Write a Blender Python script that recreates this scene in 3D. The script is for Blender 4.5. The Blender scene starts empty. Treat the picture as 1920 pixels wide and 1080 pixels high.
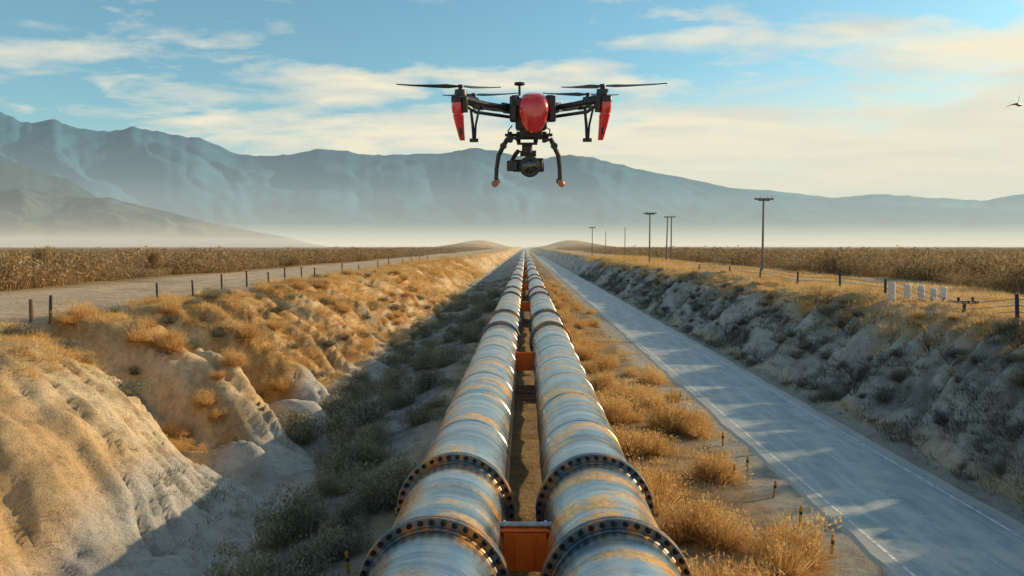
import bpy, bmesh, math, random
import numpy as np
from mathutils import Vector, Matrix
random.seed(7); rng=np.random.default_rng(11)
sc=bpy.context.scene; COL=sc.collection
F=1493.0; CAMZ=5.5
# ------------------------------------------------------------ helpers
TAB=rng.random((256,256))
def vnoise(x,y,s=0):
    x=np.asarray(x,float)+s*17.3; y=np.asarray(y,float)+s*9.1
    xi=np.floor(x).astype(int); yi=np.floor(y).astype(int)
    fx=x-xi; fy=y-yi; fx=fx*fx*fx*(fx*(fx*6-15)+10); fy=fy*fy*fy*(fy*(fy*6-15)+10)
    a=TAB[xi%256,yi%256]; b=TAB[(xi+1)%256,yi%256]; c=TAB[xi%256,(yi+1)%256]; d=TAB[(xi+1)%256,(yi+1)%256]
    return (a*(1-fx)+b*fx)*(1-fy)+(c*(1-fx)+d*fx)*fy
def fbm(x,y,o=4,s=0):
    t=0;a=.5;n=0
    for i in range(o):
        t=t+a*vnoise(np.asarray(x)*2**i,np.asarray(y)*2**i,s+i*3);n+=a;a*=.5
    return t/n*2-1
def sstep(a,b,x):
    t=np.clip((np.asarray(x,float)-a)/(b-a),0,1); return t*t*(3-2*t)
def mk(name,V,Fc,mat=None,smooth=True,parent=None,col=None):
    me=bpy.data.meshes.new(name); me.from_pydata(np.asarray(V).tolist(),[],Fc.tolist() if hasattr(Fc,'tolist') else Fc)
    if smooth: me.shade_smooth()
    me.update(); ob=bpy.data.objects.new(name,me)
    if mat: me.materials.append(mat)
    if col is not None:
        at=me.color_attributes.new('Col','FLOAT_COLOR','POINT')
        c=np.ones((len(V),4),np.float32); c[:,:3]=col; at.data.foreach_set('color',c.ravel())
    COL.objects.link(ob)
    if parent: ob.parent=parent
    return ob
def bmo(name,bm,mat,parent=None,loc=(0,0,0),ang=35,bevel=0):
    bmesh.ops.recalc_face_normals(bm,faces=bm.faces[:])
    me=bpy.data.meshes.new(name); bm.to_mesh(me); bm.free(); me.shade_smooth()
    me.set_sharp_from_angle(angle=math.radians(ang))
    if mat: me.materials.append(mat)
    ob=bpy.data.objects.new(name,me); COL.objects.link(ob); ob.location=loc
    if parent: ob.parent=parent
    if bevel:
        m=ob.modifiers.new('b','BEVEL'); m.width=bevel; m.segments=2; m.limit_method='ANGLE'
    return ob
def empty(name,loc,label,cat,group=None):
    e=bpy.data.objects.new(name,None); e.location=loc; e.empty_display_size=.2; COL.objects.link(e)
    tag(e,label,cat,group); return e
def tag(o,label,cat,group=None):
    o['label']=label; o['category']=cat
    if group:o['group']=group
def struct(o,kind='structure',label=None,cat=None):
    o['kind']=kind
    if label:o['label']=label
    if cat:o['category']=cat
def cyl(bm,p0,p1,r0,r1=None,n=16,cap=True):
    if r1 is None:r1=r0
    p0=Vector(p0);p1=Vector(p1);d=(p1-p0); q=d.to_track_quat('Z','Y')
    a=[];b=[]
    for i in range(n):
        t=2*math.pi*i/n; v=Vector((math.cos(t),math.sin(t),0)); v=q@v
        a.append(bm.verts.new(p0+v*r0)); b.append(bm.verts.new(p1+v*r1))
    for i in range(n):
        j=(i+1)%n; bm.faces.new((a[i],a[j],b[j],b[i]))
    if cap: bm.faces.new(a[::-1]); bm.faces.new(b)
def tube(bm,pts,r,n=12):
    for i in range(len(pts)-1):
        cyl(bm,pts[i],pts[i+1],r if not hasattr(r,'__len__') else r[i],None if not hasattr(r,'__len__') else r[i+1],n)
    for i in range(1,len(pts)-1):
        sph(bm,pts[i],(r if not hasattr(r,'__len__') else r[i],)*3,n,8)
def box(bm,c,s,rot=None,taper=1.0,tshift=(0,0)):
    vs=[]
    for dz in(-.5,.5):
        k=taper if dz<0 else 1
        for dx,dy in((-.5,-.5),(.5,-.5),(.5,.5),(-.5,.5)):
            v=Vector((dx*s[0]*k+(tshift[0] if dz<0 else 0),dy*s[1]*k+(tshift[1] if dz<0 else 0),dz*s[2]))
            if rot: v=rot@v
            vs.append(bm.verts.new(v+Vector(c)))
    for f in((0,3,2,1),(4,5,6,7),(0,1,5,4),(1,2,6,5),(2,3,7,6),(3,0,4,7)): bm.faces.new([vs[i] for i in f])
def sph(bm,c,r,u=20,v=12,power=1.0):
    m=Matrix.Translation(Vector(c))@Matrix.Diagonal((r[0],r[1],r[2],1))
    bmesh.ops.create_uvsphere(bm,u_segments=u,v_segments=v,radius=1,matrix=m)
# ------------------------------------------------------------ materials
def newmat(name):
    m=bpy.data.materials.new(name); m.use_nodes=True; nt=m.node_tree; b=nt.nodes['Principled BSDF']; return m,nt,b
def N(nt,t,**k):
    n=nt.nodes.new(t)
    for a,v in k.items():
        if a=='ins':
            for i,x in v.items(): n.inputs[i].default_value=x
        else: setattr(n,a,v)
    return n
def ramp(nt,stops,inp=None):
    r=nt.nodes.new('ShaderNodeValToRGB'); e=r.color_ramp.elements
    while len(e)<len(stops): e.new(.5)
    for i,(p,c) in enumerate(stops): e[i].position=p; e[i].color=(*c,1) if len(c)==3 else c
    if inp: nt.links.new(inp,r.inputs[0])
    return r
def mixc(nt,a,b,f,mode='MIX'):
    m=nt.nodes.new('ShaderNodeMix'); m.data_type='RGBA'; m.blend_type=mode
    for s,v in((m.inputs[6],a),(m.inputs[7],b),(m.inputs[0],f)):
        if hasattr(v,'is_linked') or hasattr(v,'links'): nt.links.new(v,s)
        else: s.default_value=v if not isinstance(v,tuple) else (*v[:3],1)
    return m.outputs[2]
def simple(name,c,rough=.5,metal=0,var=.25,scale=20,bump=.1,coat=0):
    m,nt,b=newmat(name)
    tc=N(nt,'ShaderNodeTexCoord'); n=N(nt,'ShaderNodeTexNoise',ins={'Scale':scale,'Detail':6})
    nt.links.new(tc.outputs['Object'],n.inputs['Vector'])
    lo=tuple(x*(1-var) for x in c); hi=tuple(min(1,x*(1+var)) for x in c)
    r=ramp(nt,[(.3,lo),(.7,hi)],n.outputs[0]); nt.links.new(r.outputs[0],b.inputs['Base Color'])
    b.inputs['Roughness'].default_value=rough; b.inputs['Metallic'].default_value=metal; b.inputs['Coat Weight'].default_value=coat
    if bump:
        bp=N(nt,'ShaderNodeBump',ins={'Strength':bump,'Distance':.01}); nt.links.new(n.outputs[0],bp.inputs['Height']); nt.links.new(bp.outputs[0],b.inputs['Normal'])
    return m
def foliage(name,stops,trans=.25):
    m,nt,b=newmat(name)
    g=N(nt,'ShaderNodeNewGeometry')
    a=N(nt,'ShaderNodeMath',operation='MULTIPLY',ins={1:.45}); nt.links.new(g.outputs['Random Per Island'],a.inputs[0])
    nz=N(nt,'ShaderNodeTexNoise',ins={'Scale':.45,'Detail':3}); nt.links.new(g.outputs['Position'],nz.inputs['Vector'])
    c=N(nt,'ShaderNodeMath',operation='MULTIPLY_ADD',ins={1:.75}); nt.links.new(nz.outputs[0],c.inputs[0]); nt.links.new(a.outputs[0],c.inputs[2])
    r=ramp(nt,stops,c.outputs[0])
    nt.links.new(r.outputs[0],b.inputs['Base Color']); b.inputs['Roughness'].default_value=.8; b.inputs['Specular IOR Level'].default_value=.2
    tr=N(nt,'ShaderNodeBsdfTranslucent'); nt.links.new(r.outputs[0],tr.inputs[0])
    mx=N(nt,'ShaderNodeMixShader',ins={0:trans}); nt.links.new(b.outputs[0],mx.inputs[1]); nt.links.new(tr.outputs[0],mx.inputs[2])
    nt.links.new(mx.outputs[0],nt.nodes['Material Output'].inputs[0]); return m
M_gold=foliage('dry_gold_grass',[(.2,(.26,.12,.03)),(.5,(.66,.39,.13)),(.85,(.90,.68,.34))],.4)
M_sage=foliage('sagebrush_leaf',[(.2,(.06,.075,.065)),(.5,(.18,.195,.145)),(.85,(.42,.38,.24))],.25)
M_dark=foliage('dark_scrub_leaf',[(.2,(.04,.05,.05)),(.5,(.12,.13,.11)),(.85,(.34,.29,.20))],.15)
M_crop=foliage('dry_crop_stalk',[(.2,(.10,.065,.03)),(.5,(.28,.18,.085)),(.85,(.55,.39,.20))],.3)
# ------------------------------------------------------------ terrain
PX=np.array([-20000,-60,-17,-14.9,-13.4,-12.0,-10.6,-9.3,-8,-6.5,-4.5,-3,0,5,6,10.0,10.6,11.3,12.3,13.3,14.6,60,20000])
PZ=np.array([3.0,3.0,3.0,2.9,2.35,1.65,.65,-.35,-.85,-.85,-.5,0,0,0,0,0,.15,.75,1.85,2.7,3.15,3.1,3.1])
def H(x,y):
    x=np.asarray(x,float); y=np.asarray(y,float)
    fade=1-sstep(150,500,y)
    ys=y+.45*(x+9)+.6*fbm(x/4,y/5,3,3)
    lm=sstep(-5.5,-8.5,x)*sstep(-24,-16.5,x)
    def V(c,w): return np.clip(1-np.abs(ys-c)/w,0,1)**1.0
    g=5.2*V(23.4,1.6)+6.2*V(28.8,2.2)+3.9*V(35.5,1.8)+4.0*V(43,2.2)+3.0*V(54,2.6)-2.0*np.exp(-((ys-18.8)/2.4)**2)-2.1*np.exp(-((ys-26.3)/1.0)**2)-1.6*np.exp(-((ys-32.2)/1.0)**2)
    g=g+2.0*fbm(ys/5.,x/20,3,2)*sstep(36,44,y)+.8*fbm(ys/2.0,x/6,4,5)
    rm=sstep(10.15,11.5,x)*sstep(22,15.5,x)
    yr=y-.35*(x-10)
    gr=1.0*fbm(yr/4.5,x/30,2,12)+.5*fbm(yr/1.5,x/8,3,15)
    xw=x+lm*g*fade-rm*gr*fade
    z=np.interp(xw,PX,PZ)
    slope=sstep(-8,-9.5,xw)*sstep(-16.0,-13.3,xw)
    near=sstep(170,30,y)
    rx=ys/.5+.55*fbm(x/1.8,y/1.8,3,8)
    flute=np.abs(fbm(rx,x/8,3,20))*2.4
    flute2=np.abs(fbm(rx*.36+5,x/9,3,22))*2.0
    amp=.7+.7*sstep(-.3,.3,fbm(x/3,y/3,2,24))
    z=z-slope*amp*(.30*(1-np.clip(flute,0,1))**1.3+.50*(1-np.clip(flute2,0,1))**1.8)*fade*near
    sr=sstep(10.6,11.6,x)*sstep(16,14,x)
    z=z-sr*.22*(1-np.clip(np.abs(fbm(yr/.8,x/6,2,25))*2,0,1))**1.5*fade
    z=z+(.20*sr+.15*slope)*fbm(x/1.3,y/1.3,5,30)*fade
    q=y-.445*(x-8)
    nt_=0  # notches shaped along the sun path to let sun streaks onto the road
    for c0,w0,d0 in((14.6,.25,.7),(15.8,.20,.9),(16.9,.35,1.2),(18.1,.22,.9),(19.3,.3,.9),(21.2,.35,1.2),(23.6,.25,1.1),(24.9,.35,1.3),(27.5,.3,1.0),(31,.5,1.2),(36,.8,1.3),(42,.6,.9),(50,1,1)): nt_=nt_+d0*np.exp(-((q-c0)/w0)**2)
    z=z-nt_*np.exp(-((x-14.3)/2.0)**2)*.9
    crest=np.exp(-((x-14.8)/1.5)**2)
    z=z+crest*(.10+.3*fbm(y/3.0,x/9,3,44)+.2*fbm(y/1.1,x/3,2,46))*sstep(90,60,y)
    rough=(1-sstep(4.8,5.6,x)*sstep(10.5,10,x))
    z=z+rough*(.10*fbm(x/1.4,y/1.4,4,33)+.25*fbm(x/9,y/12,3,36)*sstep(2.6,5,np.abs(x))*sstep(80,20,np.abs(x)))
    # eroded wash channel on ditch floor
    ch=np.exp(-((x+6.9+.7*fbm(y/4,0*y,2,48))/.55)**2)*sstep(60,40,y)
    z=z-.35*ch
    z=z+.08*fbm(x/.5,y/.5,3,40)*(slope+sr)*.6
    z=z+10*np.exp(-((y-1000)/330)**2)*(np.exp(-((np.abs(x)-55)/28)**2))
    return z
xs=np.unique(np.concatenate([-np.geomspace(26,16000,60),np.arange(-26,-17,.4),np.arange(-17,-6.5,.11),np.arange(-6.5,10,.3),np.arange(10,16,.12),np.arange(16,28,.45),np.geomspace(28,16000,60),[4.9,5.6,9.95]]))
yl=[-40.0]
while yl[-1]<19000:
    y=yl[-1]; yl.append(y+ (1.2 if y<3 else .3 if y<8 else .0056*y+.01 if y<60 else .03*y if y<400 else .06*y))
ys_=np.array(yl); X,Y=np.meshgrid(xs,ys_); Z=H(X,Y)
nx,ny=len(xs),len(ys_)
idx=np.arange(nx*ny).reshape(ny,nx)
Fc=np.stack([idx[:-1,:-1],idx[:-1,1:],idx[1:,1:],idx[1:,:-1]],-1).reshape(-1,4)
def lerp(a,b,t): return np.asarray(a)*(1-t[...,None])+np.asarray(b)*t[...,None]
soil=np.array((.66,.45,.235)); dry=np.array((.46,.28,.10)); gravel=np.array((.36,.35,.32)); brown=np.array((.22,.15,.08)); pale=np.array((.52,.48,.41)); track=np.array((.55,.45,.34))
c=np.broadcast_to(soil,X.shape+(3,)).copy()
n1=fbm(X/2.2,Y/2.2,4,50); n2=fbm(X/.8,Y/.8,3,55)
c=lerp(c,(.76,.62,.42),sstep(-.1,.35,fbm(X/3.2,Y/3.2,4,58))*.75)
c=lerp(c,dry,sstep(-.1,.3,n1)*.8*sstep(24,32,Y)+0*X)
top=sstep(1.9,2.7,Z)*(X<0)
c=lerp(c,dry,top*.65)
c=lerp(c,(.25,.17,.08),sstep(.15,.45,fbm(X/1.1,Y/1.1,4,59))*.5*(X<-8))
gravm=sstep(-9.3,-8,X)*sstep(-2,-4,X)*sstep(.6,-.1,Z)
c=lerp(c,gravel,gravm)
c=lerp(c,(.20,.19,.16),gravm*sstep(.0,.4,n1)*.7)
wash=sstep(-9.8,-8.4,X)*sstep(-5.0,-6.0,X)*sstep(44,30,Y)*sstep(-.4,.0,n1+.2)
c=lerp(c,(.54,.52,.47),wash*.9)
strip_=sstep(-2.3,-1.8,X)*sstep(5.6,4.8,X)
c=lerp(c,(.36,.27,.16),strip_)
c=lerp(c,(.18,.13,.08),strip_*sstep(-.1,.3,n2)*.7)
sh=sstep(4.9,5.4,X)*sstep(10.6,10.2,X)
c=lerp(c,(.40,.38,.33),sh)
bk=sstep(10.3,11,X)*sstep(15.5,14,X)
c=lerp(c,pale,bk)
c=lerp(c,(.16,.155,.13),bk*sstep(.05,.4,fbm(X/.9,Y/1.2,4,57))*.65)
c=lerp(c,dry*1.05,sstep(12.9,14.0,X)*(.6+.4*sstep(-.1,.2,n1)))
c=lerp(c,track,sstep(-16.3,-17.3,X)*sstep(-28.5,-26.5,X)*(.75+.25*n2.clip(-1,1)))
c=lerp(c,brown,sstep(-27.5,-30,X)*1.0)
c=lerp(c,track*.95,sstep(18,19,X)*sstep(25.5,24,X)*.7)
c=lerp(c,brown,sstep(25,28,X))
c=lerp(c,brown*.75,sstep(.05,.5,n2)*.35*sstep(-30,-18,-np.abs(X)))
c=lerp(c,(.50,.36,.20),sstep(550,800,Y)*sstep(120,80,np.abs(X)))
c=c*(1+.25*n2[...,None])
mg,nt,b=newmat('dry_earth')
at=N(nt,'ShaderNodeAttribute',attribute_name='Col'); g=N(nt,'ShaderNodeNewGeometry')
n=N(nt,'ShaderNodeTexNoise',ins={'Scale':3.5,'Detail':10,'Roughness':.7}); nt.links.new(g.outputs['Position'],n.inputs['Vector'])
nf=N(nt,'ShaderNodeTexNoise',ins={'Scale':28,'Detail':6,'Roughness':.7}); nt.links.new(g.outputs['Position'],nf.inputs['Vector'])
r=ramp(nt,[(.3,(.55,.52,.5)),(.5,(1,1,1)),(.72,(1.25,1.2,1.15))],n.outputs[0])
r2=ramp(nt,[(.35,(.6,.55,.52)),(.55,(1.05,1.05,1.05))],nf.outputs[0])
o=mixc(nt,at.outputs[0],r.outputs[0],.8,'MULTIPLY'); o=mixc(nt,o,r2.outputs[0],.6,'MULTIPLY'); nt.links.new(o,b.inputs['Base Color']); b.inputs['Roughness'].default_value=.95
b.inputs['Specular IOR Level'].default_value=.15
bp=N(nt,'ShaderNodeBump',ins={'Strength':.8,'Distance':.10}); nt.links.new(n.outputs[0],bp.inputs['Height'])
bp2=N(nt,'ShaderNodeBump',ins={'Strength':.7,'Distance':.02}); nt.links.new(nf.outputs[0],bp2.inputs['Height']); nt.links.new(bp.outputs[0],bp2.inputs['Normal']); nt.links.new(bp2.outputs[0],b.inputs['Normal'])
gr=mk('ground',np.stack([X,Y,Z],-1).reshape(-1,3),Fc,mg,True,None,c.reshape(-1,3)); struct(gr)
# ------------------------------------------------------------ road
yr=np.concatenate([np.arange(-40,120,.5),np.geomspace(120,2500,60)])
def strip(name,x0,x1,z,mat,thick=.0,wob=0):
    V=[];Q=[]
    for i,y in enumerate(yr):
        a=wob*float(fbm(y/1.3,0,3,71)); d=wob*float(fbm(y/1.3,5,3,72))
        V+= [(x0-thick+a,y,-.02 if thick else z),(x0+a,y,z),((x0+x1)/2,y,z),(x1+d,y,z),(x1+thick+d,y,-.02 if thick else z)]
    for i in range(len(yr)-1):
        a=i*5
        for j in range(4): Q.append((a+j,a+j+1,a+j+6,a+j+5))
    o=mk(name,V,Q,mat,False); struct(o); return o
mr,nt,b=newmat('worn_asphalt')
g=N(nt,'ShaderNodeNewGeometry'); mp=N(nt,'ShaderNodeMapping',ins={'Scale':(1,.10,1)}); nt.links.new(g.outputs['Position'],mp.inputs[0])
n=N(nt,'ShaderNodeTexNoise',ins={'Scale':2.6,'Detail':9,'Roughness':.68}); nt.links.new(mp.outputs[0],n.inputs['Vector'])
n3=N(nt,'ShaderNodeTexNoise',ins={'Scale':40,'Detail':4}); nt.links.new(g.outputs['Position'],n3.inputs['Vector'])
n4=N(nt,'ShaderNodeTexNoise',ins={'Scale':.9,'Detail':9,'Roughness':.7}); nt.links.new(g.outputs['Position'],n4.inputs['Vector'])
r=ramp(nt,[(.3,(.17,.225,.25)),(.5,(.29,.345,.37)),(.66,(.48,.50,.49))],n.outputs[0]); r3=ramp(nt,[(.3,(.75,.75,.75)),(.7,(1.12,1.12,1.12))],n3.outputs[0])
d4=ramp(nt,[(.48,(0,0,0)),(.62,(.7,.7,.7))],n4.outputs[0])  # pale dust patches, also standing in for faint sun dapples
o=mixc(nt,r.outputs[0],(.53,.51,.44),d4.outputs[0])
sx_=N(nt,'ShaderNodeSeparateXYZ'); nt.links.new(g.outputs['Position'],sx_.inputs[0])
e1=N(nt,'ShaderNodeMath',operation='SUBTRACT',ins={1:8.0}); nt.links.new(sx_.outputs[0],e1.inputs[0])
e2=N(nt,'ShaderNodeMath',operation='ABSOLUTE'); nt.links.new(e1.outputs[0],e2.inputs[0])
e3=N(nt,'ShaderNodeMath',operation='MULTIPLY_ADD',ins={1:1.0}); nt.links.new(n4.outputs[0],e3.inputs[0]); nt.links.new(e2.outputs[0],e3.inputs[2])
mr_=N(nt,'ShaderNodeMapRange',ins={1:1.80,2:2.3}); nt.links.new(e3.outputs[0],mr_.inputs[0])
o=mixc(nt,o,(.42,.40,.345),mr_.outputs[0])
nt.links.new(mixc(nt,o,r3.outputs[0],.8,'MULTIPLY'),b.inputs['Base Color']); b.inputs['Roughness'].default_value=.48
bp=N(nt,'ShaderNodeBump',ins={'Strength':.4,'Distance':.01}); nt.links.new(n3.outputs[0],bp.inputs['Height']); nt.links.new(bp.outputs[0],b.inputs['Normal'])
strip('road',6.15,9.75,.04,mr,.14,.12)
mw,nt,b=newmat('worn_white_paint')
g=N(nt,'ShaderNodeNewGeometry'); n=N(nt,'ShaderNodeTexNoise',ins={'Scale':7,'Detail':9,'Roughness':.8}); nt.links.new(g.outputs['Position'],n.inputs['Vector'])
r=ramp(nt,[(.40,(.36,.37,.36)),(.54,(.78,.77,.72))],n.outputs[0]); nt.links.new(r.outputs[0],b.inputs['Base Color']); b.inputs['Roughness'].default_value=.8
strip('road_marking',6.42,6.49,.044,mw); strip('road_marking',9.30,9.36,.044,mw)
# ------------------------------------------------------------ pipelines
PR=.8; PXC=1.094; PZc=1.33; FR=.93
mp_,nt,b=newmat('weathered_pipe_steel')
tc=N(nt,'ShaderNodeTexCoord'); oi=N(nt,'ShaderNodeObjectInfo')
add=N(nt,'ShaderNodeVectorMath',operation='ADD'); nt.links.new(tc.outputs['Object'],add.inputs[0])
sc1=N(nt,'ShaderNodeVectorMath',operation='SCALE',ins={3:37.0}); nt.links.new(oi.outputs['Random'],sc1.inputs[0]); nt.links.new(sc1.outputs[0],add.inputs[1])
def nz(sx,sy,sz,scale,det=8,rough=.6,dist=0):
    m=N(nt,'ShaderNodeMapping',ins={'Scale':(sx,sy,sz)}); nt.links.new(add.outputs[0],m.inputs[0])
    q=N(nt,'ShaderNodeTexNoise',ins={'Scale':scale,'Detail':det,'Roughness':rough,'Distortion':dist}); nt.links.new(m.outputs[0],q.inputs['Vector']); return q.outputs[0]
rings=nz(.07,1,.07,1.5,8,.68,.0); streak=nz(.15,2.6,.15,2.3,8,.7,.0); patch=nz(.50,.8,.50,1.3,9,.64,.3); fine=nz(1,1,1,14,6,.6)
base=ramp(nt,[(.32,(.06,.10,.13)),(.42,(.22,.29,.33)),(.52,(.40,.465,.49)),(.62,(.62,.63,.59)),(.75,(.76,.68,.52))],rings)
st=ramp(nt,[(.36,(.42,.47,.54)),(.5,(1,1,1))],streak)
o=mixc(nt,base.outputs[0],st.outputs[0],.7,'MULTIPLY')
rust=ramp(nt,[(.48,(0,0,0)),(.58,(1,1,1))],patch)
rc=ramp(nt,[(.3,(.60,.20,.02)),(.5,(1.0,.44,.05)),(.7,(1.0,.66,.22))],fine)
rb=ramp(nt,[(.44,(.0,.0,.0)),(.52,(1,1,1))],nz(.08,1,.08,1.0,6,.6,.0)); rf=mixc(nt,rust.outputs[0],rb.outputs[0],1.0,'MULTIPLY')
rf=mixc(nt,(0.,0.,0.),rf,.9)
o=mixc(nt,o,rc.outputs[0],rf); ff=ramp(nt,[(.3,(.8,.8,.8)),(.6,(1.05,1.05,1.05))],fine); o=mixc(nt,o,ff.outputs[0],.5,'MULTIPLY')
gr1=nz(1,.35,1,3.0,9,.75,.4); gm=ramp(nt,[(.36,(.5,.48,.46)),(.47,(1,1,1))],gr1); o=mixc(nt,o,gm.outputs[0],.5,'MULTIPLY')
nt.links.new(o,b.inputs['Base Color'])
mm=N(nt,'ShaderNodeMath',operation='MULTIPLY_ADD',ins={1:-.35,2:.92}); nt.links.new(rf,mm.inputs[0]); nt.links.new(mm.outputs[0],b.inputs['Metallic'])
rr=ramp(nt,[(.3,(.20,)*3),(.7,(.36,)*3)],gr1); nt.links.new(rr.outputs[0],b.inputs['Roughness'])
bp=N(nt,'ShaderNodeBump',ins={'Strength':.15,'Distance':.01}); nt.links.new(fine,bp.inputs['Height']); nt.links.new(bp.outputs[0],b.inputs['Normal'])
M_fl=simple('dark_flange_steel',(.10,.10,.10),.45,.6,.5,6,.2)
nt=M_fl.node_tree
bq=nt.nodes['Principled BSDF']; tc=N(nt,'ShaderNodeTexCoord'); q=N(nt,'ShaderNodeTexNoise',ins={'Scale':3,'Detail':8,'Roughness':.7}); nt.links.new(tc.outputs['Object'],q.inputs['Vector'])
r=ramp(nt,[(.4,(.09,.13,.165)),(.50,(.18,.20,.21)),(.58,(.50,.22,.06)),(.72,(.70,.38,.13))],q.outputs[0]); nt.links.new(r.outputs[0],bq.inputs['Base Color'])
M_bolt=simple('black_bolt_steel',(.012,.012,.014),.5,.5,.3,30,.1)
FL=[9.4,12.35,34.5,41.5,58,66,84,95,120,150,190,240]
def lathe(stations,n=72,cx=0,cz=0):
    t=np.linspace(0,2*math.pi,n,endpoint=False)
    V=np.concatenate([np.stack([cx+r*np.cos(t),np.full(n,y),cz+r*np.sin(t)],-1) for y,r in stations])
    Q=[]
    for i in range(len(stations)-1):
        for j in range(n): Q.append((i*n+j,(i+1)*n+j,(i+1)*n+(j+1)%n,i*n+(j+1)%n))
    return V,Q
def flange_mesh(near):
    t=.07
    st=[(-t-.07,PR+.004),(-t-.05,PR+.022),(-t,PR+.03),(-t,FR-.01),(-t+.01,FR),(-.012,FR),(-.012,FR-.03),(.012,FR-.03),(.012,FR),(t-.01,FR),(t,FR-.01),(t,PR+.03),(t+.05,PR+.022),(t+.07,PR+.004)]
    V,Q=lathe(st,96 if near else 48)
    me=bpy.data.meshes.new('flange'); me.from_pydata(V.tolist(),[],Q); me.shade_smooth(); me.set_sharp_from_angle(angle=.6); me.materials.append(M_fl); return me
fm_near=flange_mesh(True); fm_far=flange_mesh(False)
bm=bmesh.new(); cyl(bm,(0,-.125,0),(0,-.07,0),.021,n=12); cyl(bm,(0,-.105,0),(0,-.0705,0),.036,n=6)
bo=bmo('bolt',bm,M_bolt); bolt_me=bo.data; bpy.data.objects.remove(bo)
for k,sx in enumerate((-1,1)):
    st=[(-14,PR)]
    y=-11.2
    while y<260:
        st+=[(y-.05,PR),(y-.03,PR+.011),(y+.03,PR+.011),(y+.05,PR)]; y+=2.95 if y<60 else 6
    st+=[(300,PR),(500,PR),(900,PR),(1800,PR)]
    V,Q=lathe(st)
    p=mk('pipeline',V,Q,mp_); p.location=(sx*PXC,0,PZc); p.data.set_sharp_from_angle(angle=.5)
    tag(p,'large weathered steel pipeline with bolted flanges and rust stains','pipeline','twin pipelines along the corridor')
    for i,y in enumerate(FL):
        f=bpy.data.objects.new('flange',fm_near if i<4 else fm_far); COL.objects.link(f); f.parent=p; f.location=(0,y,0); f.rotation_euler=(0,random.random()*6,0)
        if i<2:
            nb=40
            for j in range(nb):
                a=2*math.pi*(j+.5)/nb
                bb=bpy.data.objects.new('bolt',bolt_me); COL.objects.link(bb); bb.parent=f; bb.location=(.882*math.cos(a),0,.882*math.sin(a))
M_or=simple('orange_painted_steel',(.98,.17,.012),.45,.0,.10,7,.1)
M_grey=simple('galvanised_steel',(.42,.43,.43),.4,.7,.2,9,.1)
M_conc=simple('rough_concrete',(.22,.18,.13),.9,0,.25,8,.4)
for y in(10.8,28.7,55,82,112,150):
    e=empty('pipe_support',(0,y,0),'orange steel spacer and dark cradle carrying both pipes','pipe support','orange pipe supports')
    bm=bmesh.new(); box(bm,(0,0,.04),(4.6,.6,.30)); bmo('footing',bm,M_conc,e,bevel=.02)
    bm=bmesh.new(); box(bm,(0,0,.33),(4.2,.30,.24))
    for s in(-1,1): box(bm,(s*2.02,0,.70),(.16,.30,.9))
    bmo('cradle_beam',bm,M_conc,e,bevel=.008)
    bm=bmesh.new(); box(bm,(0,0,1.30),(.60,.04,.56)); box(bm,(0,.34,1.30),(.60,.04,.56)); box(bm,(0,.17,1.57),(.66,.38,.03)); box(bm,(0,.17,1.01),(.62,.30,.03)); box(bm,(-.13,-.035,1.30),(.025,.03,.5)); box(bm,(.13,-.035,1.30),(.025,.03,.5))
    bmo('spacer_plate',bm,M_or,e,bevel=.006)
    bm=bmesh.new(); cyl(bm,(-.45,.12,1.625),(.45,.12,1.625),.04,n=20); cyl(bm,(-.30,.12,1.625),(-.27,.12,1.625),.06,n=6); cyl(bm,(.27,.12,1.625),(.30,.12,1.625),.06,n=6)
    bmo('tie_rod',bm,M_grey if y<20 else M_or,e)
# ------------------------------------------------------------ vegetation templates
def blades(n,R,Ht,w,spread=1.0,seg=3,base=.15,bend=.3,minlen=.4,seed=0):
    g=np.random.default_rng(seed)
    az=g.random(n)*2*np.pi; el=np.arccos(1-g.random(n)*(1-np.cos(spread)))
    L=(minlen+(1-minlen)*g.random(n))
    d=np.stack([np.sin(el)*np.cos(az)*R,np.sin(el)*np.sin(az)*R,np.cos(el)*Ht],-1)
    b0=np.stack([np.cos(az),np.sin(az),0*az],-1)*(base*R*g.random(n))[:,None]
    side=np.stack([-np.sin(az+g.normal(0,.8,n)),np.cos(az+g.normal(0,.8,n)),0*az],-1)
    jit=g.normal(0,.12,(n,3))*R
    V=[]
    for i in range(seg+1):
        t=i/seg
        p=b0+d*(L*t)[:,None]+jit*t*t; p[:,2]-=bend*Ht*t*t*L*np.sin(el)*.6; p[:,2]-=.03
        ww=w*(1-t)**.7
        if i<seg: V+= [p-side*ww/2,p+side*ww/2]
        else: V+=[p]
    k=2*seg+1; V=np.stack(V,1).reshape(-1,3)
    off=np.arange(n)*k
    T=[]
    for i in range(seg-1):
        T+= [(2*i,2*i+1,2*i+3),(2*i,2*i+3,2*i+2)]
    T.append((2*seg-2,2*seg-1,2*seg))
    Fq=(off[:,None,None]+np.array(T)[None]).reshape(-1,3)
    return V,Fq
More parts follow.
